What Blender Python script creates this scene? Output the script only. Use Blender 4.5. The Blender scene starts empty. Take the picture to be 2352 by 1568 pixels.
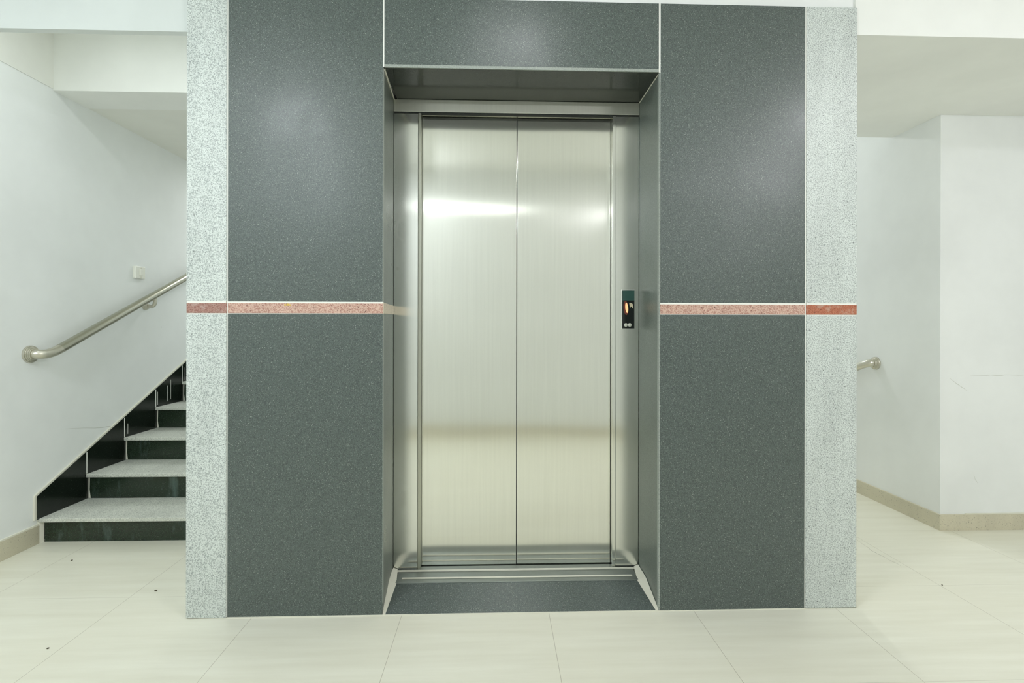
import bpy, bmesh, math, random
from mathutils import Vector, Matrix
random.seed(7)
S = bpy.context.scene
COL = S.collection

# ------------------------------------------------------------------ camera
cam_data = bpy.data.cameras.new('camera')
cam = bpy.data.objects.new('camera', cam_data)
COL.objects.link(cam)
cam_data.sensor_width = 36.0
cam_data.lens = 36.0 * 1150.0 / 2352.0
cam_data.shift_y = -36.0 / 2352.0
YAW = math.atan(36.0 / 1150.0)
M = Matrix.Rotation(-YAW, 4, 'Z') @ Matrix.Rotation(math.pi / 2, 4, 'X') @ Matrix.Rotation(0.0018, 4, 'Z')
M.translation = (0, 0, 1.2)
cam.matrix_world = M
cam_data.clip_start = 0.05
S.camera = cam

# ------------------------------------------------------------------ world, light, exposure
S.view_settings.view_transform = 'Standard'
S.view_settings.look = 'None'
S.view_settings.gamma = 1.0
S.view_settings.use_curve_mapping = False
S.view_settings.exposure = 0.37
w = bpy.data.worlds.new('world'); S.world = w; w.use_nodes = True
w.node_tree.nodes['Background'].inputs[0].default_value = (0.85, 0.95, 1.0, 1)
w.node_tree.nodes['Background'].inputs[1].default_value = 1.0

def area(name, loc, rot, sx, sy, energy, col, shape='RECTANGLE'):
    d = bpy.data.lights.new(name, 'AREA'); d.shape = shape; d.size = sx
    if shape in ('RECTANGLE', 'ELLIPSE'): d.size_y = sy
    d.energy = energy; d.color = col
    o = bpy.data.objects.new(name, d); o.location = loc; o.rotation_euler = rot
    COL.objects.link(o); return o
# tube lamps high on the wall behind the photographer: x, energy, colour
TUBES = [(-2.0, 8.5, (0.86, 0.95, 1.0)), (-0.30, 0.5, (0.95, 0.99, 1.0)), (2.38, 14, (0.95, 0.95, 1.0))]
# round ceiling lamps of the hall: x, y, energy, colour
LAMPS = [(-1.55, 0.2, 21, (0.89, 0.94, 0.99)), (0.1, 1.1, 6.5, (0.95, 0.97, 1.0)), (2.5, 0.4, 13, (0.95, 0.95, 1.0))]
HALL_Z = 2.9
HY = -0.65
for x, e, c in TUBES:
    area('tube_lamp', (x, HY + 0.075, 2.46), (math.pi / 2, 0, 0), 1.15, 0.045, e, c)
S.cycles.max_bounces = 16
S.cycles.diffuse_bounces = 10

# ------------------------------------------------------------------ materials
def srgb(r, g, b):
    f = lambda c: (c / 255 / 12.92) if c / 255 <= 0.04045 else ((c / 255 + 0.055) / 1.055) ** 2.4
    return (f(r), f(g), f(b), 1)

class Mat:
    def __init__(s, name, col, rough=0.5, metal=0.0, spec=0.5):
        s.m = bpy.data.materials.new(name); s.m.use_nodes = True
        s.t = s.m.node_tree; s.b = s.t.nodes['Principled BSDF']
        s.b.inputs['Base Color'].default_value = col
        s.b.inputs['Roughness'].default_value = rough
        s.b.inputs['Metallic'].default_value = metal
        s.b.inputs['Specular IOR Level'].default_value = spec
        s._c = None
    def n(s, typ, **k):
        nd = s.t.nodes.new(typ)
        for a, v in k.items(): setattr(nd, a, v)
        return nd
    def l(s, a, b): s.t.links.new(a, b)
    def coord(s, scale=None):
        if s._c is None: s._c = s.n('ShaderNodeTexCoord')
        o = s._c.outputs['Object']
        if scale:
            mp = s.n('ShaderNodeMapping'); mp.inputs['Scale'].default_value = scale
            s.l(o, mp.inputs[0]); o = mp.outputs[0]
        return o
    def noise(s, scale, detail=2, rough=0.5, stretch=None):
        nd = s.n('ShaderNodeTexNoise'); nd.inputs['Scale'].default_value = scale
        nd.inputs['Detail'].default_value = detail; nd.inputs['Roughness'].default_value = rough
        s.l(s.coord(stretch), nd.inputs['Vector']); return nd.outputs['Fac']
    def ramp(s, fac, stops):
        r = s.n('ShaderNodeValToRGB'); e = r.color_ramp.elements
        while len(e) < len(stops): e.new(0.5)
        for i, (p, c) in enumerate(stops): e[i].position = p; e[i].color = c
        s.l(fac, r.inputs[0]); return r.outputs['Color']
    def mix(s, fac, a, b, mode='MIX'):
        x = s.n('ShaderNodeMix', data_type='RGBA', blend_type=mode)
        for sock, v in ((x.inputs[0], fac), (x.inputs[6], a), (x.inputs[7], b)):
            if hasattr(v, 'links'): s.l(v, sock)
            else: sock.default_value = v
        return x.outputs[2]
    def color(s, c): s.l(c, s.b.inputs['Base Color']); return s
    def bump(s, h, strength, dist=0.01):
        b = s.n('ShaderNodeBump'); b.inputs['Strength'].default_value = strength; b.inputs['Distance'].default_value = dist
        s.l(h, b.inputs['Height']); s.l(b.outputs[0], s.b.inputs['Normal']); return s
W1 = (1, 1, 1, 1); K0 = (0, 0, 0, 1)

def paint(name, col, rough=0.6):
    m = Mat(name, col, rough, spec=0.3)
    d = tuple(c * 0.93 for c in col[:3]) + (1,)
    m.color(m.ramp(m.noise(1.7, 4, 0.6), [(0.35, d), (0.65, col)]))
    m.bump(m.noise(28, 3), 0.08, 0.004)
    return m.m
WALL = paint('wall_paint', srgb(238, 240, 239))
CEIL = paint('ceiling_paint', srgb(240, 241, 237))
FASCIA = paint('fascia_paint_dimmed', srgb(217, 222, 220))  # greyed colour offsets the strong lamp light on the fascia
SOFFIT = paint('stair_soffit', srgb(233, 233, 226))  # slightly greyer and yellower than the ceiling colour
WARM = paint('cream_beam_paint', srgb(234, 234, 228))
PLASTER = paint('mortar', srgb(226, 224, 210), 0.8)
GROUT = paint('white_grout', srgb(240, 240, 234), 0.7)

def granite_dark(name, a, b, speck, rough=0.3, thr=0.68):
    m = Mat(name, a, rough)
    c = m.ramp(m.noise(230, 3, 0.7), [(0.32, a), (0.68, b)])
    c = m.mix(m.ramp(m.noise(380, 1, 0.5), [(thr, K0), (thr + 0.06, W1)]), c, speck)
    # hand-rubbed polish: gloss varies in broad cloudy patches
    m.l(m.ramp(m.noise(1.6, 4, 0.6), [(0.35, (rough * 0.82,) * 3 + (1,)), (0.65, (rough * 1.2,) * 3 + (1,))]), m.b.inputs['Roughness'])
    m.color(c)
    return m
DARK = granite_dark('dark_granite', srgb(60, 68, 66), srgb(98, 108, 104), srgb(190, 196, 186), 0.36).m
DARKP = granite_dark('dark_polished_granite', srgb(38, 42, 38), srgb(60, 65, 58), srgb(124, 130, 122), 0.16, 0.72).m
DARKJ = granite_dark('jamb_granite_lightened', srgb(80, 88, 82), srgb(114, 123, 116), srgb(160, 166, 156), 0.33, 0.72).m  # base colour lightened to carry the reflection of the steel
DARKEDGE = granite_dark('sawn_granite_edge', srgb(128, 136, 130), srgb(164, 170, 163), srgb(210, 212, 204), 0.5).m
BLACK = granite_dark('black_granite', srgb(20, 29, 20), srgb(46, 62, 47), srgb(160, 172, 156), 0.2, 0.69)
BLACK.color(BLACK.mix(BLACK.ramp(BLACK.noise(9, 4, 0.7, (1, 1, 0.25)), [(0.55, K0), (0.74, (0.6, 0.6, 0.6, 1))]),
            BLACK.b.inputs['Base Color'].links[0].from_socket, srgb(92, 112, 106)))
BLACK = BLACK.m
BLACKW = granite_dark('black_wall_granite', srgb(10, 14, 10), srgb(24, 34, 26), srgb(140, 150, 140), 0.2, 0.73)
BLACKW.color(BLACKW.mix(BLACKW.ramp(BLACKW.noise(14, 4, 0.7, (1, 1, 0.2)), [(0.66, K0), (0.82, (0.45, 0.45, 0.45, 1))]),
             BLACKW.b.inputs['Base Color'].links[0].from_socket, srgb(88, 106, 100)))
BLACKW = BLACKW.m

def granite_pale(name, lo, hi, rough=0.4, p=(0.36, 0.56), patch=None):
    m = Mat(name, hi, rough)
    c = m.ramp(m.noise(260, 2, 0.6), [(p[0], lo), (p[1], hi)])
    c = m.mix(m.ramp(m.noise(150, 1), [(0.27, W1), (0.31, K0)]), c, tuple(v * 0.45 for v in lo[:3]) + (1,))
    if patch: c = m.mix(m.ramp(m.noise(34, 4, 0.7), [(0.5, K0), (0.62, (0.7, 0.7, 0.7, 1))]), c, patch)
    # faint tonal veins running through the stone
    v = m.ramp(m.noise(3.0, 5, 0.65, (3, 1, 0.6)), [(0.40, (0.90, 0.90, 0.90, 1)), (0.6, W1)])
    m.color(m.mix(1.0, c, v, 'MULTIPLY'))
    return m.m
PALE = granite_pale('pale_grey_granite', srgb(150, 158, 156), srgb(218, 224, 220))
TREADM = granite_pale('flamed_grey_granite', srgb(168, 172, 164), srgb(220, 222, 212), 0.6)
PINK = granite_pale('pink_granite', srgb(168, 116, 102), srgb(214, 182, 166), 0.35)
ROSE = granite_pale('rose_granite', srgb(128, 76, 66), srgb(174, 136, 124), 0.35, patch=srgb(188, 164, 154))
RUST = granite_pale('rust_granite', srgb(150, 72, 46), srgb(186, 118, 90), 0.35, patch=srgb(196, 166, 148))
BANDRET = granite_pale('pale_pink_granite', srgb(196, 176, 152), srgb(220, 206, 184), 0.35)
BASEB = granite_pale('beige_tile', srgb(204, 197, 174), srgb(210, 204, 182), 0.3)

def steel(name, col, rough, aniso, streak=True, wavy=0.0):
    m = Mat(name, col, rough, 1.0)
    m.b.inputs['Anisotropic'].default_value = aniso
    if aniso:
        tg = m.n('ShaderNodeTangent', direction_type='UV_MAP', uv_map='uv'); m.l(tg.outputs[0], m.b.inputs['Tangent'])
    if streak:
        d = tuple(c * 0.95 for c in col[:3]) + (1,)
        m.color(m.ramp(m.noise(90, 3, 0.6, (1, 1, 0.02)), [(0.3, d), (0.7, col)]))
    if wavy: m.bump(m.noise(1.0, 1, 0.4, (1.6, 1.0, 4.0)), wavy, 0.02)
    return m
def door_steel(name, wavy):
    m = steel(name, srgb(240, 240, 232), 0.16, 0.9, True, wavy)
    base = m.b.inputs['Base Color'].links[0].from_socket
    # pin-head rust and grime spots, thicker towards the kick area where hands and mops reach
    sep = m.n('ShaderNodeSeparateXYZ'); m.l(m.coord(), sep.inputs[0])
    mr = m.n('ShaderNodeMapRange'); m.l(sep.outputs['Z'], mr.inputs['Value'])
    mr.inputs['From Min'].default_value = 1.1; mr.inputs['From Max'].default_value = 0.1
    sp = m.ramp(m.noise(210, 2, 0.6), [(0.72, K0), (0.78, W1)])
    pt = m.ramp(m.noise(5, 3, 0.6), [(0.45, K0), (0.62, W1)])
    mk = m.mix(1.0, sp, pt, 'MULTIPLY')
    mk = m.mix(1.0, mk, mr.outputs[0], 'MULTIPLY')
    m.color(m.mix(mk, base, srgb(168, 128, 92)))
    return m.m
DOOR = door_steel('brushed_door_steel', 0.05)
FRAME = steel('brushed_frame_steel', srgb(236, 237, 231), 0.16, 0.8).m
LIP = steel('folded_steel_lip', srgb(190, 190, 178), 0.33, 0.0).m
HEADM = steel('dull_header_steel', srgb(222, 222, 210), 0.55, 0.0).m
SILLM = steel('worn_sill_steel', srgb(156, 162, 158), 0.42, 0.0).m
TUBE = steel('stainless_tube', srgb(186, 184, 168), 0.27, 0.0).m
TUBE2 = steel('cast_stainless', srgb(212, 208, 194), 0.28, 0.0).m
GAP = Mat('shadow_gap_dark', srgb(34, 38, 36), 0.7).m  # near-black colour draws the shade inside gaps
PLASTIC = Mat('white_switch_plastic', srgb(236, 236, 226), 0.35).m
GLOSSBLACK = Mat('black_acrylic', srgb(20, 26, 25), 0.08).m
SCREEN = Mat('dark_green_display', srgb(52, 84, 78), 0.12).m
BUTTON = Mat('pale_button', srgb(206, 208, 196), 0.3).m
CREAMMARK = Mat('cream_arrow', srgb(206, 196, 168), 0.4).m
AMBER = Mat('amber_indicator', srgb(240, 190, 140), 0.3)
AMBER.b.inputs['Emission Color'].default_value = srgb(255, 190, 130); AMBER.b.inputs['Emission Strength'].default_value = 0.55
AMBER = AMBER.m
AMBERRING = Mat('red_brown_ring', srgb(110, 54, 42), 0.3).m
YELLOW = Mat('yellow_paint', srgb(226, 190, 92), 0.6).m
DIRT = Mat('dry_dirt', srgb(84, 78, 62), 0.9).m
LAMPM = Mat('lamp_housing', srgb(240, 240, 236), 0.5).m
FRAMEALU = Mat('white_aluminium', srgb(220, 222, 220), 0.4).m

# floor: cream vitrified tiles, fine streaks, hairline joints
fl = Mat('cream_floor_tile', srgb(226, 223, 200), 0.32)
c = fl.ramp(fl.noise(2.0, 6, 0.62, (0.7, 9, 1)), [(0.3, srgb(220, 218, 202)), (0.7, srgb(232, 231, 217))])
c = fl.mix(fl.ramp(fl.noise(1.1, 3), [(0.35, (0.25, 0.25, 0.25, 1)), (0.65, K0)]), c, srgb(222, 217, 196))
sep = fl.n('ShaderNodeSeparateXYZ'); fl.l(fl.coord(), sep.inputs[0])
def joint(axis, off, width):
    a = fl.n('ShaderNodeMath', operation='SUBTRACT'); fl.l(sep.outputs[axis], a.inputs[0]); a.inputs[1].default_value = off
    p = fl.n('ShaderNodeMath', operation='PINGPONG'); fl.l(a.outputs[0], p.inputs[0]); p.inputs[1].default_value = 0.306
    g = fl.n('ShaderNodeMath', operation='LESS_THAN'); fl.l(p.outputs[0], g.inputs[0]); g.inputs[1].default_value = width
    return g.outputs[0]
mx = joint('X', 0.222, 0.0010)
my = joint('Y', 2.26, 0.0008)
s1 = fl.n('ShaderNodeMath', operation='MULTIPLY'); fl.l(mx, s1.inputs[0]); s1.inputs[1].default_value = 0.6
s2 = fl.n('ShaderNodeMath', operation='MULTIPLY'); fl.l(my, s2.inputs[0]); s2.inputs[1].default_value = 0.4
s3 = fl.n('ShaderNodeMath', operation='MAXIMUM'); fl.l(s1.outputs[0], s3.inputs[0]); fl.l(s2.outputs[0], s3.inputs[1])
fl.color(fl.mix(s3.outputs[0], c, srgb(140, 130, 108)))
FLOOR = fl.m

# ------------------------------------------------------------------ geometry helpers
def box(bm, x0, x1, y0, y1, z0, z1, mi=0, bev=0.0):
    vs = [bm.verts.new((x, y, z)) for x in (x0, x1) for y in (y0, y1) for z in (z0, z1)]
    q = [(0, 1, 3, 2), (4, 6, 7, 5), (0, 4, 5, 1), (2, 3, 7, 6), (0, 2, 6, 4), (1, 5, 7, 3)]
    fs = [bm.faces.new([vs[i] for i in f]) for f in q]
    for f in fs: f.material_index = mi
    if bev:
        es = list({e for f in fs for e in f.edges})
        r = bmesh.ops.bevel(bm, geom=es, offset=bev, segments=2, affect='EDGES', profile=0.5)
        for f in r['faces']: f.material_index = mi
    return fs
def prism(bm, pts, axis, a, b, mi=0):
    # extrude the polygon pts (2D in the plane normal to axis) from a to b
    def P(p, t):
        return {'x': (t, p[0], p[1]), 'y': (p[0], t, p[1]), 'z': (p[0], p[1], t)}[axis]
    v0 = [bm.verts.new(P(p, a)) for p in pts]; v1 = [bm.verts.new(P(p, b)) for p in pts]
    n = len(pts); fs = [bm.faces.new(v0), bm.faces.new(v1[::-1])]
    for i in range(n): fs.append(bm.faces.new((v0[i], v1[i], v1[(i + 1) % n], v0[(i + 1) % n])))
    for f in fs: f.material_index = mi
    return fs
def hexa(bm, a, b, mi=0):
    # solid between two quads (4 points each)
    v = [bm.verts.new(p) for p in a + b]
    fs = [bm.faces.new(v[:4]), bm.faces.new(v[4:][::-1])]
    for i in range(4): fs.append(bm.faces.new((v[i], v[4 + i], v[4 + (i + 1) % 4], v[(i + 1) % 4])))
    for f in fs: f.material_index = mi
    return fs
def sweep(bm, path, r, seg=28, cap=True):
    path = [Vector(p) for p in path]; rings = []
    up = None
    for i, p in enumerate(path):
        t = (path[min(i + 1, len(path) - 1)] - path[max(i - 1, 0)]).normalized()
        if up is None: up = t.orthogonal().normalized()
        up = (up - t * up.dot(t)).normalized(); sd = t.cross(up)
        rr = r[i] if isinstance(r, (list, tuple)) else r
        rings.append([bm.verts.new(p + (up * math.cos(a) + sd * math.sin(a)) * rr) for a in [2 * math.pi * k / seg for k in range(seg)]])
    for a, b in zip(rings, rings[1:]):
        for k in range(seg):
            f = bm.faces.new((a[k], a[(k + 1) % seg], b[(k + 1) % seg], b[k])); f.smooth = True
    if cap: bm.faces.new(rings[0][::-1]); bm.faces.new(rings[-1])
def bez(p0, p1, p2, n=14):
    p0, p1, p2 = map(Vector, (p0, p1, p2))
    return [(p0 * (1 - t) ** 2 + p1 * 2 * t * (1 - t) + p2 * t * t) for t in [i / n for i in range(n + 1)]]
def root_loc(o):
    v = Vector((0, 0, 0))
    while o is not None: v = v + o.location; o = o.parent
    return v
def obj(name, bm, mats, parent=None, loc=None):
    bmesh.ops.recalc_face_normals(bm, faces=bm.faces)
    base = root_loc(parent) if parent else Vector(loc or (0, 0, 0))
    if base.length: bmesh.ops.translate(bm, verts=bm.verts, vec=-base)
    me = bpy.data.meshes.new(name); bm.to_mesh(me); bm.free()
    for m in (mats if isinstance(mats, (list, tuple)) else [mats]): me.materials.append(m)
    if any(p.use_smooth for p in me.polygons): me.set_sharp_from_angle(angle=math.radians(38))
    uv = me.uv_layers.new(name='uv')      # world x / z, so brushed steel knows its grain direction
    for lp in me.loops:
        p = me.vertices[lp.vertex_index].co + base; uv.data[lp.index].uv = (p.x + p.y, p.z)
    o = bpy.data.objects.new(name, me); COL.objects.link(o)
    if parent: o.parent = parent
    else: o.location = base
    return o
def B(): return bmesh.new()
def struct(name, bm, mats, parent=None):
    o = obj(name, bm, mats, parent)
    if not parent: o['kind'] = 'structure'
    return o
def thing(name, label, cat, loc, group=None):
    o = bpy.data.objects.new(name, None); COL.objects.link(o); o.location = loc
    o.empty_display_size = 0.1; o['label'] = label; o['category'] = cat
    if group: o['group'] = group
    return o
def pbox(name, mat, parent, *a, bev=0.0):
    bm = B(); box(bm, *a, bev=bev); return obj(name, bm, mat, parent)

# ------------------------------------------------------------------ the room
LX = -2.52          # left wall face
RX = 2.62           # corridor wall face
D = 2.09            # front face of the stone cladding
FY = 2.11           # front face of the plastered block behind it
BX0, BX1 = -1.267, 1.537
HX = 4.6

bm = B(); box(bm, LX - 0.2, HX + 0.2, HY - 0.2, 6.8, -0.15, 0); floor = struct('floor', bm, FLOOR)
bm = B(); box(bm, LX - 0.2, LX, HY - 0.2, 6.8, 0, 3.4); wall_left = struct('wall_left', bm, WALL)
bm = B(); box(bm, RX, HX, 2.875, 3.05, 0, 2.45); wall_right = struct('wall_right', bm, WALL)
bm = B(); prism(bm, [(3.05, 0), (6.6, 0), (6.6, 3.4), (3.235, 3.4), (3.235, 2.45), (3.05, 2.45)], 'x', RX, RX + 0.2); struct('wall_corridor', bm, WALL)
bm = B(); box(bm, HX, HX + 0.2, HY - 0.2, 3.05, 0, 3.4); struct('wall_side', bm, WALL)
bm = B(); box(bm, LX, RX + 0.2, 6.6, 6.8, 0, 3.4); struct('wall_far', bm, WALL)
bm = B(); box(bm, LX, HX, HY - 0.2, HY, 0, HALL_Z); wb = struct('wall_back', bm, WALL)
for x, e, c in TUBES:
    bm = B(); box(bm, x - 0.61, x + 0.61, HY, HY + 0.07, 2.43, 2.49, 0, 0.006); obj('light_fitting', bm, LAMPM, wb)
bm = B(); box(bm, LX + 0.012, HX, HY, HY + 0.012, 0, 0.1); struct('baseboard_back', bm, BASEB)

bm = B(); box(bm, LX, HX, HY, FY, HALL_Z, HALL_Z + 0.2); ceiling = struct('ceiling', bm, CEIL)
for i, (x, y, e, c) in enumerate(LAMPS):
    bm = B(); sweep(bm, [(x, y, HALL_Z), (x, y, HALL_Z - 0.022)], [0.2, 0.19], 40); obj('light_fitting', bm, LAMPM, ceiling)
    area('ceiling_lamp', (x, y, HALL_Z - 0.024), (0, 0, 0), 0.34, 0.34, e, c, 'DISK')
# fill lamps added out of sight in stairwell and corridor to lift the shade
for x, y, z, e in ((-1.9, 4.9, 2.536, 8), (2.0, 5.0, 3.2, 18)):
    area('stairwell_fill', (x, y, z - 0.03), (0, 0, 0), 0.34, 0.34, e, (0.97, 1.0, 1.0), 'DISK')
# unseen fill light added in the pocket between fascia and cross beam
bm = B(); box(bm, -2.2, -1.5, 2.30, 2.36, 2.83, 2.868); fill_box = bm
area('stair_fill', (-1.85, 2.33, 2.826), (0, 0, 0), 0.68, 0.05, 3.0, (0.95, 1.0, 1.0))
# thin fascia left of the block, downstand and slab right of it
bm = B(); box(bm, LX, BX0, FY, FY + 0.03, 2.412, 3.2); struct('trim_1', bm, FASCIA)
bm = B(); box(bm, BX1, HX, FY - 0.01, 3.235, 2.45, 3.2); struct('ceiling_right', bm, CEIL)
bm = B(); box(bm, LX, BX0, FY + 0.03, 2.925, 2.87, 3.2); cl = struct('ceiling_left', bm, CEIL); obj('light_fitting', fill_box, LAMPM, cl)  # the small box houses the added stair fill light
bm = B(); box(bm, LX, BX0, 2.925, 3.165, 2.532, 3.2); struct('trim_2', bm, CEIL)
bm = B(); box(bm, LX, LX + 0.004, FY + 0.03, 2.925, 2.54, 2.87); struct('trim_3', bm, WARM)
bm = B(); box(bm, LX, BX0, 3.165, 6.6, 2.536, 3.2); struct('ceiling_stair', bm, SOFFIT)
bm = B(); box(bm, BX1, RX, 3.235, 6.6, 3.2, 3.4); struct('ceiling_corridor', bm, CEIL)

# the lift shaft block
OX0, OX1, OZ = -0.470, 0.686, 2.268     # mouth of the recess
bm = B()
box(bm, BX0, OX0 - 0.035, FY, 4.4, 0, 3.2); box(bm, OX1 + 0.02, BX1, FY, 4.4, 0, 3.2)
box(bm, OX0 - 0.035, OX1 + 0.02, FY, 4.4, 2.30, 3.2); box(bm, OX0 - 0.035, OX1 + 0.02, 2.60, 4.4, 0, 2.30)
struct('wall_shaft', bm, WALL)

# baseboards
def baseboard(name, bm): return struct(name, bm, [BASEB, PLASTER])
bm = B(); box(bm, LX, LX + 0.012, HY, 2.832, 0, 0.100); box(bm, LX, LX + 0.010, HY, 2.832, 0.100, 0.107, 1)
prism(bm, [(LX, 2.832), (LX + 0.012, 2.832), (LX + 0.02, 2.853), (LX, 2.853)], 'z', 0, 0.132, 1)
baseboard('baseboard_left', bm)
bm = B(); box(bm, RX - 0.012, HX, 2.863, 2.875, 0, 0.093); box(bm, RX + 0.15, HX, 2.866, 2.875, 0.093, 0.098, 1); baseboard('baseboard_right', bm)
bm = B(); box(bm, RX - 0.012, RX, 2.875, 6.6, 0, 0.093); baseboard('baseboard_corridor', bm)
bm = B(); box(bm, BX1, BX1 + 0.012, 2.105, 4.4, 0, 0.092); baseboard('baseboard_shaft', bm)

# ------------------------------------------------------------------ stone around the lift
ZB0, ZB1 = 1.250, 1.295       # red band
TOP = 2.56
def pilaster(label, x0, x1, band, out):
    t = thing('stone_pilaster', label, 'pilaster', ((x0 + x1) / 2, D + 0.01, 0), 'pale granite pilasters at the corners of the lift block')
    y0, y1 = D - out, FY - 0.001
    bm = B(); box(bm, x0, x1, y0, y1, 0.002, ZB0 - 0.003, 0, 0.0018); obj('lower_slab', bm, PALE, t)
    bm = B(); box(bm, x0, x1, y0, y1, ZB1 + 0.003, TOP, 0, 0.0018); obj('upper_slab', bm, PALE, t)
    bm = B(); box(bm, x0, x1, y0 + 0.001, y1, ZB0, ZB1 - 0.003, 0, 0.0012); obj('red_band', bm, band, t)
    bm = B(); box(bm, x0 + 0.002, x1 - 0.002, y0 + 0.0005, y1 - 0.001, ZB1 - 0.0035, ZB1 + 0.0035)
    obj('grout', bm, GROUT, t)
    bm = B(); box(bm, x0 + 0.002, x1 - 0.002, y0 + 0.003, y1 - 0.001, ZB0 - 0.0035, ZB0 + 0.0005); obj('grout', bm, GROUT, t)
    return t
pilaster('pale grey granite pilaster beside the staircase, crossed by a dull rose band', BX0, -1.106, ROSE, 0.003)
pilaster('wider pale grey granite pilaster beside the white corridor, crossed by a rust red band', 1.317, BX1, RUST, 0.002)

sur = thing('granite_surround', 'dark speckled granite slabs with a pink band framing the steel lift doors', 'lift surround', (0.1, D + 0.01, 0))
GX0, GX1 = -1.102, 1.312
def slab(name, mat, *a): return pbox(name, mat, sur, *a, bev=0.0012)
slab('lower_slab', DARK, GX0, OX0, D, FY, 0.001, ZB0 - 0.002)
slab('upper_slab', DARK, GX0, OX0 - 0.001, D, FY, ZB1 + 0.003, TOP)
slab('lower_slab', DARK, OX1 + 0.004, GX1, D, FY, 0.001, ZB0 - 0.002)
slab('upper_slab', DARK, OX1 + 0.004, GX1, D, FY, ZB1 + 0.003, TOP)
slab('lintel_slab', DARK, OX0 + 0.004, OX1 - 0.003, D, FY, OZ + 0.014, TOP)
pb = slab('pink_band', PINK, GX0, OX0, D, FY, ZB0, ZB1 - 0.003)
bm = B()
for k in range(5):
    x = -0.872 + k * 0.005; box(bm, x, x + 0.006, D - 0.0015, D + 0.002, 1.281 + 0.002 * (k % 2), 1.290 - 0.002 * ((k + 1) % 3))
obj('paint_spot', bm, YELLOW, pb)
slab('pink_band', PINK, OX1 + 0.004, GX1, D, FY, ZB0, ZB1 - 0.003)
# grout: vertical joints beside the lintel, hairlines along the band
FG = FY - 0.001
grout = [(OX0 - 0.001, OX0 + 0.004, D + 0.0004, FG, OZ + 0.004, TOP), (OX1 - 0.003, OX1 + 0.004, D + 0.0004, FG, OZ, TOP),
         (-1.106, GX0, D + 0.0015, FG, 0.002, TOP), (GX1, 1.317, D + 0.0015, FG, 0.002, TOP)]
for x0, x1 in ((GX0, OX0), (OX1 + 0.004, GX1)):
    grout += [(x0, x1, D - 0.0003, FG, ZB1 - 0.0034, ZB1 + 0.0032), (x0, x1, D + 0.002, FG, ZB0 - 0.0024, ZB0 + 0.0004)]
for g in grout: pbox('grout', GROUT, sur, *g)
# recess: jambs, soffit (polished), sawn light edges
JY = 2.378
IX0, IX1 = -0.4855, 0.6830
bm = B()
hexa(bm, [(OX0, D + 0.0005, 0), (OX0, D + 0.0005, OZ), (OX0 - 0.03, D + 0.022, OZ), (OX0 - 0.03, D + 0.022, 0)],
     [(IX0, JY, 0), (IX0, JY, OZ), (IX0 - 0.014, JY, OZ), (IX0 - 0.014, JY, 0)])
jl = obj('jamb_slab', bm, DARKJ, sur)
def jx(y): return OX0 + (IX0 - OX0) * (y - D) / (JY - D)
bm = B(); hexa(bm, [(OX0 - 0.004, D + 0.002, ZB0), (OX0 - 0.004, D + 0.002, ZB1), (OX0 + 0.003, D + 0.001, ZB1), (OX0 + 0.003, D + 0.001, ZB0)],
     [(IX0 - 0.004, JY - 0.001, ZB0 + 0.003), (IX0 - 0.004, JY - 0.001, ZB1 - 0.002), (IX0 + 0.003, JY - 0.001, ZB1 - 0.002), (IX0 + 0.003, JY - 0.001, ZB0 + 0.003)])
obj('pink_band', bm, BANDRET, sur)
bm = B()
hexa(bm, [(OX1 + 0.0005, D + 0.004, 0), (OX1 + 0.0005, D + 0.004, OZ), (OX1 + 0.02, D + 0.022, OZ), (OX1 + 0.02, D + 0.022, 0)],
     [(IX1, JY, 0), (IX1, JY, OZ), (IX1 + 0.02, JY, OZ), (IX1 + 0.02, JY, 0)])
obj('jamb_slab', bm, DARKJ, sur)
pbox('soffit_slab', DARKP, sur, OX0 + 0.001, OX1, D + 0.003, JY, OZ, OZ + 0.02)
bm = B()
box(bm, OX0 + 0.006, OX1 - 0.004, D - 0.003, D + 0.02, OZ + 0.001, OZ + 0.0135, 0, 0.001)
box(bm, OX1 - 0.0015, OX1 + 0.004, D - 0.001, D + 0.02, 0.002, OZ - 0.002, 0, 0.001)
box(bm, OX0 - 0.0035, OX0 + 0.0005, D + 0.0002, D + 0.02, 0.05, ZB0 - 0.002)
box(bm, OX0 - 0.0035, OX0 + 0.0005, D + 0.0002, D + 0.02, ZB1 + 0.003, OZ)
obj('sawn_edge', bm, DARKEDGE, sur)
# sealing bead in the upper corners of the recess
bm = B(); sweep(bm, [(OX0 + 0.002, D + 0.01, OZ - 0.002), (IX0 + 0.003, JY - 0.004, OZ - 0.004)], [0.0045, 0.003], 8); obj('sealant_bead', bm, PLASTER, sur)
bm = B(); sweep(bm, [(OX1 - 0.001, D + 0.01, OZ - 0.001), (IX1 - 0.001, JY - 0.004, OZ - 0.002)], 0.0022, 8)
obj('sealant_bead', bm, PLASTER, sur)
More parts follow.
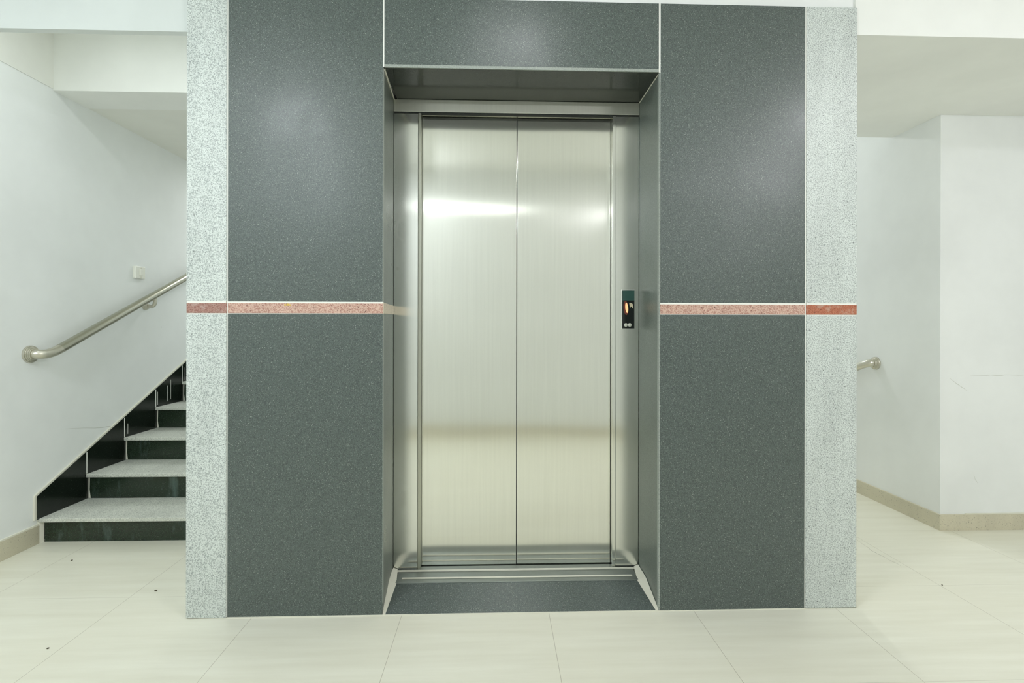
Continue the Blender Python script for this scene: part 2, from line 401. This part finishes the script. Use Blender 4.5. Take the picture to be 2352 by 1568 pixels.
# threshold: dark slab rising from the floor to the sill
RY, RZ = 2.262, 0.046
bm = B(); prism(bm, [(D + 0.002, 0.001), (RY, RZ - 0.004), (RY, 0.001)], 'x', OX0 + 0.006, OX1 - 0.006)
obj('threshold_ramp', bm, DARK, sur)
for sx, e0, e1 in ((1, OX0, IX0), (-1, OX1, IX1)):
    bm = B()
    x0 = e0 + sx * 0.001; xb = e1 + sx * 0.003
    hexa(bm, [(x0, D + 0.001, 0.0005), (x0 + sx * 0.010, D + 0.001, 0.0005), (x0 + sx * 0.010, D + 0.001, 0.002), (x0, D + 0.001, 0.008)],
         [(xb - sx * 0.002, RY, 0.0005), (xb + sx * 0.036, RY, 0.0005), (xb + sx * 0.036, RY, RZ - 0.002), (xb - sx * 0.002, RY, RZ + 0.012)])
    hexa(bm, [(xb - sx * 0.002, RY, 0.0005), (xb + sx * 0.036, RY, 0.0005), (xb + sx * 0.036, RY, RZ - 0.002), (xb - sx * 0.002, RY, RZ + 0.012)],
         [(xb, JY - 0.002, 0.0005), (xb + sx * 0.02, JY - 0.002, 0.0005), (xb + sx * 0.02, JY - 0.002, RZ + 0.006), (xb, JY - 0.002, RZ + 0.014)])
    obj('mortar_fillet', bm, PLASTER, sur)
bm = B()
box(bm, GX0, OX0, D - 0.004, D, 0, 0.003); box(bm, OX0, OX1, D - 0.003, D + 0.002, 0, 0.0025); box(bm, OX1, GX1, D - 0.003, D, 0, 0.002)
obj('floor_sealant', bm, PLASTER, sur)

# ------------------------------------------------------------------ the lift doors
lift = thing('elevator', 'closed brushed steel two panel lift doors and frame in the dark recess', 'elevator', (0.1, 2.39, 0))
FRY = 2.38
HB = 2.207
DY = 2.412
LJ, RJ = -0.358, 0.553         # inner faces of the jambs
SZ = 0.052
bm = B(); box(bm, IX0, LJ - 0.012, FRY, FRY + 0.10, SZ, HB, 0, 0.002); jl = obj('door_jamb', bm, FRAME, lift)
bm = B(); box(bm, LJ - 0.0118, LJ + 0.001, FRY - 0.004, FRY + 0.028, SZ - 0.003, HB, 0, 0.001); obj('jamb_lip', bm, LIP, jl)
bm = B(); box(bm, RJ + 0.018, IX1, FRY, FRY + 0.10, SZ, HB, 0, 0.002); jr = obj('door_jamb', bm, FRAME, lift)
bm = B(); box(bm, RJ + 0.001, RJ + 0.0178, FRY - 0.004, FRY + 0.028, SZ - 0.003, HB, 0, 0.0015); obj('jamb_lip', bm, FRAME, jr)
bm = B(); box(bm, IX0, IX1, FRY - 0.006, FRY + 0.10, HB + 0.001, OZ - 0.001, 0, 0.002); hd = obj('header', bm, HEADM, lift)
bm = B(); box(bm, IX0 + 0.001, IX1 - 0.001, FRY - 0.0045, FRY + 0.02, HB - 0.004, HB + 0.0005); obj('shadow_gap', bm, GAP, hd)
CX = 0.0985
for x0, x1, dy in ((LJ + 0.0015, CX - 0.0022, 0.0), (CX + 0.0022, RJ - 0.0005, 0.001)):
    bm = B(); box(bm, x0, x1, DY + dy, DY + 0.03 + dy, SZ - 0.006, HB + 0.03, 0, 0.0004); obj('door_panel', bm, DOOR, lift)
bm = B(); box(bm, LJ - 0.01, RJ + 0.01, DY + 0.032, DY + 0.06, 0.002, HB + 0.03); obj('shadow_gap', bm, GAP, lift)
bm = B(); box(bm, CX - 0.0021, CX + 0.0021, DY + 0.0015, DY + 0.03, SZ - 0.005, HB + 0.03); obj('dark_gap_strip', bm, GAP, lift)  # dark strip added to paint the gap's shade and hide edge glints
# sill: steel tread with a bright nose strip and a running groove
bm = B()
box(bm, IX0 + 0.03, IX1 - 0.03, RY, FRY + 0.02, 0.001, RZ, 0, 0.002)
box(bm, IX0 + 0.006, IX1 - 0.004, FRY - 0.012, FRY + 0.024, RZ + 0.0005, SZ - 0.002)
sill = obj('sill', bm, SILLM, lift)
bm = B()
box(bm, IX0 + 0.058, IX1 - 0.053, 2.292, 2.304, RZ + 0.0002, RZ + 0.003, 0, 0.001)
box(bm, IX0 + 0.02, IX1 - 0.02, FRY - 0.02, FRY - 0.0125, RZ + 0.0005, SZ)
obj('nose_strip', bm, PLASTER, sill)
bm = B(); box(bm, LJ, RJ, DY - 0.002, DY + 0.03, SZ - 0.0075, SZ - 0.0062); obj('groove', bm, GAP, sill)

# ------------------------------------------------------------------ call panel on the right jamb
PX0, PX1, PZ0, PZ1 = 0.6005, 0.6590, 1.188, 1.370
cp = thing('call_panel', 'narrow black lift call panel with two pale buttons on the steel jamb', 'lift call panel', ((PX0 + PX1) / 2, FRY, 1.28))
pbox('mounting_frame', FRAME, cp, PX0 - 0.0035, PX1 + 0.0035, FRY - 0.004, FRY - 0.0002, PZ0 - 0.004, PZ1 + 0.004, bev=0.0012)
pbox('face_plate', GLOSSBLACK, cp, PX0, PX1, FRY - 0.008, FRY - 0.0042, PZ0, PZ1, bev=0.001)
pbox('display', SCREEN, cp, PX0 + 0.001, PX1 - 0.001, FRY - 0.0095, FRY - 0.0082, 1.322, PZ1 - 0.001)
def ellipse(bm, cx, cz, rx, rz, y0, y1, tilt=0, n=28):
    pts = []
    for k in range(n):
        a = 2 * math.pi * k / n; u, v = rx * math.cos(a), rz * math.sin(a)
        pts.append((cx + u * math.cos(tilt) - v * math.sin(tilt), cz + u * math.sin(tilt) + v * math.cos(tilt)))
    prism(bm, pts, 'y', y0, y1)
bm = B(); ellipse(bm, 0.618, 1.286, 0.0115, 0.034, FRY - 0.0090, FRY - 0.0082, 0.08); ring = obj('indicator', bm, AMBERRING, cp)
bm = B(); ellipse(bm, 0.6215, 1.2865, 0.0068, 0.0245, FRY - 0.0105, FRY - 0.0092, 0.10); obj('lit_segment', bm, AMBER, ring)
bm = B(); prism(bm, [(0.634, 1.309), (0.639, 1.311), (0.6455, 1.309), (0.651, 1.304), (0.6525, 1.290), (0.6495, 1.284), (0.6465, 1.294), (0.643, 1.292), (0.637, 1.287)], 'y', FRY - 0.0092, FRY - 0.0082); obj('arrow_mark', bm, CREAMMARK, cp)
for x in (0.618, 0.6365):
    bm = B(); r = 0.0088
    sweep(bm, [(x, FRY - 0.0082, 1.205), (x, FRY - 0.0105, 1.205), (x, FRY - 0.0122, 1.205), (x, FRY - 0.0130, 1.205)], [r, r, r * 0.75, r * 0.3], 24); obj('button', bm, BUTTON, cp)

# ------------------------------------------------------------------ staircase
st = thing('staircase', 'stone staircase with pale treads and black risers climbing along the left wall', 'staircase', (-1.89, 2.85, 0))
NX0, NX1 = LX + 0.013, BX0 - 0.002
NY, NZ, GO, RI = 2.830, 0.136, 0.3105, 0.1535
TH = 0.022
for i in range(9):
    y, z = NY + GO * i, NZ + RI * i
    zb = 0.0005 if i == 0 else z - RI + 0.0005
    bm = B(); box(bm, NX0 + (0.0 if i else -0.010), NX1, y, y + GO + 0.022, z - TH, z, 0, 0.004); obj('tread', bm, TREADM, st)
    bm = B(); box(bm, NX0 + (0.010 if i == 0 else 0.002), NX1, y + 0.0225, y + 0.042, zb, z - TH - 0.001); rs = obj('riser', bm, BLACK, st)
    # lime wash residue in the corner where the riser meets the wall
    if i:
        bm = B(); prism(bm, [(NX0, zb), (NX0 + 0.013, zb), (NX0 + 0.006, zb + 0.05), (NX0 + 0.008, z - TH - 0.002), (NX0, z - TH - 0.002)], 'y', y + 0.0205, y + 0.0224); obj('mortar', bm, PLASTER, rs)
SL = 0.4905
def zt(y): return 0.262 + SL * (y - 2.818)
ye = NY + GO * 9
bm = B()
prism(bm, [(2.818, 0.134), (2.818, 0.262), (ye, zt(ye)), (ye, 0.01), (2.86, 0.01), (2.86, 0.134)], 'x', LX + 0.0005, LX + 0.0122)
for k in range(1, 9):
    y = NY + GO * k + 0.006; box(bm, LX + 0.011, LX + 0.0128, y, y + 0.006, NZ + RI * k, zt(y) - 0.002, 1)
for y, z0, z1 in ((3.79, 0.61, 0.705), (3.90, 0.62, 0.74), (3.94, 0.63, 0.78), (4.115, 0.76, 0.86), (3.49, 0.46, 0.53)):
    box(bm, LX + 0.011, LX + 0.0125, y, y + 0.003, z0, z1, 1)
prism(bm, [(2.806, 0.134), (2.806, 0.264), (2.818, 0.274), (ye, zt(ye) + 0.012), (ye, zt(ye)), (2.818, 0.262), (2.818, 0.134)], 'x', LX + 0.0003, LX + 0.009, 2)
obj('wall_skirting', bm, [BLACKW, GROUT, PLASTER], st)

# ------------------------------------------------------------------ handrails
def flange(bm, p, d, r):
    p = Vector(p); d = Vector(d)
    prof = [(0, 1.0), (0.006, 1.0), (0.010, 0.97), (0.0105, 0.88), (0.016, 0.86), (0.0165, 0.78), (0.022, 0.76), (0.0225, 0.69), (0.028, 0.67), (0.0285, 0.5)]
    sweep(bm, [p + d * a for a, _ in prof], [r * b for _, b in prof], 36)
hr = thing('handrail', 'round stainless handrail rising on the left wall above the stairs', 'handrail', (LX, 2.786, 1.042))
RXX = LX + 0.072
def rz(y): return 1.058 + 0.4486 * (y - 2.87)
bm = B(); flange(bm, (LX + 0.0005, 2.786, 1.042), (1, 0, 0), 0.047); obj('wall_flange', bm, TUBE2, hr)
bm = B(); p = [(LX + 0.026, 2.786, 1.042)] + bez((LX + 0.034, 2.787, 1.042), (RXX, 2.815, rz(2.815)), (RXX, 2.888, rz(2.888)), 18); sweep(bm, p, 0.0254); obj('elbow', bm, TUBE2, hr)
bm = B(); sweep(bm, [(RXX, y, rz(y)) for y in (2.887, 3.5, 4.2, 5.2)], 0.0258); obj('rail', bm, TUBE, hr)
def bracket(y, parent, wx, rx, zr, sgn):
    bm = B(); z = zr - 0.082
    flange(bm, (wx + sgn * 0.0005, y, z), (sgn, 0, 0), 0.026)
    p = [(wx + sgn * 0.02, y, z)] + bez((wx + sgn * 0.045, y, z), (rx, y, z), (rx, y, z + 0.035), 10) + [(rx, y, zr - 0.018)]
    sweep(bm, p, 0.0125, 20); obj('bracket', bm, TUBE2, parent)
bracket(3.67, hr, LX, RXX, rz(3.67), 1)
bracket(4.75, hr, LX, RXX, rz(4.75), 1)

h2 = thing('handrail', 'short curved steel handrail end on the corridor wall behind the right pilaster', 'handrail', (RX, 3.376, 0.947))
R2 = RX - 0.072
def rz2(y): return 0.912 - 0.42 * (y - 3.465)
bm = B(); flange(bm, (RX - 0.0005, 3.376, 0.947), (-1, 0, 0), 0.044); obj('wall_flange', bm, TUBE2, h2)
bm = B(); p = [(RX - 0.026, 3.376, 0.947)] + bez((RX - 0.034, 3.377, 0.947), (R2, 3.385, rz2(3.385)), (R2, 3.50, rz2(3.50)), 18); sweep(bm, p, 0.0254); obj('elbow', bm, TUBE2, h2)
bm = B(); sweep(bm, [(R2, y, rz2(y)) for y in (3.499, 4.0, 4.7)], 0.0258); obj('rail', bm, TUBE, h2)
bm = B(); sweep(bm, bez((R2, 4.699, rz2(4.699)), (R2, 4.82, rz2(4.82)), (RX - 0.026, 4.83, rz2(4.82)), 14), 0.0254); obj('elbow', bm, TUBE2, h2)
bm = B(); flange(bm, (RX - 0.0005, 4.83, rz2(4.82)), (-1, 0, 0), 0.044); obj('wall_flange', bm, TUBE2, h2)
bracket(4.2, h2, RX, R2, rz2(4.2), -1)

# ------------------------------------------------------------------ light switch
sw = thing('light_switch', 'small square white light switch on the left wall above the handrail', 'light switch', (LX, 3.60, 1.57))
bm = B(); box(bm, LX + 0.0003, LX + 0.020, 3.553, 3.647, 1.527, 1.612, 0, 0.003); obj('switch_box', bm, PLASTIC, sw)
bm = B(); box(bm, LX + 0.0195, LX + 0.0255, 3.590, 3.618, 1.548, 1.592, 0, 0.0015); obj('rocker', bm, PLASTIC, sw)
for z in (1.537, 1.601):
    bm = B(); sweep(bm, [(LX + 0.0198, 3.604, z), (LX + 0.0215, 3.604, z)], 0.003, 12); obj('screw', bm, BASEB, sw)

# ------------------------------------------------------------------ crumbs of dirt on the floor
def crumb(label, x, y, r):
    bm = B(); bmesh.ops.create_icosphere(bm, subdivisions=2, radius=r)
    for v in bm.verts:
        v.co *= 1 + random.uniform(-0.3, 0.3); v.co.y *= 0.7; v.co.z = v.co.z * 0.45 + r * 0.4
        v.co.x += x; v.co.y += y
    o = obj('dirt_crumb', bm, DIRT, None, (x, y, 0)); o['label'] = label; o['category'] = 'dirt'; o['group'] = 'crumbs of dirt on the tiles'
crumb('dark crumb of dirt on the cream tiles below the lowest step', -2.16, 2.62, 0.0055)
crumb('dark crumb of dirt on the cream tiles left of the rose banded pilaster', -1.535, 2.31, 0.006)
crumb('dark crumb of dirt on the cream tiles nearest the bottom left corner', -1.66, 1.91, 0.0045)
crumb('dark round crumb of dirt on the cream tiles right of the rust banded pilaster', 2.07, 2.26, 0.004)

# ------------------------------------------------------------------ hairline cracks in the plaster and a chipped tile joint
CRACK = Mat('crack_shade', srgb(168, 168, 152), 0.9).m
def crack(parent, pts, axis, face, width, mat):
    # jagged ribbon standing 0.4 mm proud of the surface
    pts = [Vector(p) for p in pts]; fine = []
    for a, b in zip(pts, pts[1:]):
        n = 6
        for k in range(n): fine.append(a.lerp(b, k / n) + Vector((random.uniform(-1, 1), random.uniform(-1, 1))) * width * 1.2)
    fine.append(pts[-1])
    bm = B(); t = len(fine) - 1
    up = [p + Vector((0, 1)) * width * (0.25 + math.sin(math.pi * i / t)) * 0.5 for i, p in enumerate(fine)]
    dn = [p - Vector((0, 1)) * width * (0.25 + math.sin(math.pi * i / t)) * 0.5 for i, p in enumerate(fine)]
    for i in range(t):
        prism(bm, [dn[i], dn[i + 1], up[i + 1], up[i]], axis, face[0], face[1])
    obj('hairline_crack', bm, mat, parent)
crack(wall_left, [(3.01, 0.592), (3.27, 0.547), (3.575, 0.512), (3.87, 0.472)], 'x', (LX + 0.0001, LX + 0.0003), 0.0016, CRACK)
crack(wall_right, [(2.80, 0.911), (2.99, 0.914), (3.13, 0.913)], 'y', (2.8746, 2.876), 0.0014, CRACK)
crack(wall_right, [(2.673, 0.896), (2.74, 0.85), (2.785, 0.819)], 'y', (2.8746, 2.876), 0.0014, CRACK)
crack(wall_right, [(2.825, 0.33), (2.832, 0.30), (2.850, 0.272)], 'y', (2.8746, 2.876), 0.0014, CRACK)
crack(floor, [(2.033, 2.774), (2.014, 2.636), (2.014, 2.585), (2.03, 2.45)], 'z', (-0.001, 0.0004), 0.0028, DIRT)
bm = B(); sweep(bm, [(LX, 3.846, 1.185), (LX + 0.0003, 3.846, 1.185)], 0.0035, 10); obj('nail_hole', bm, DIRT, wall_left)
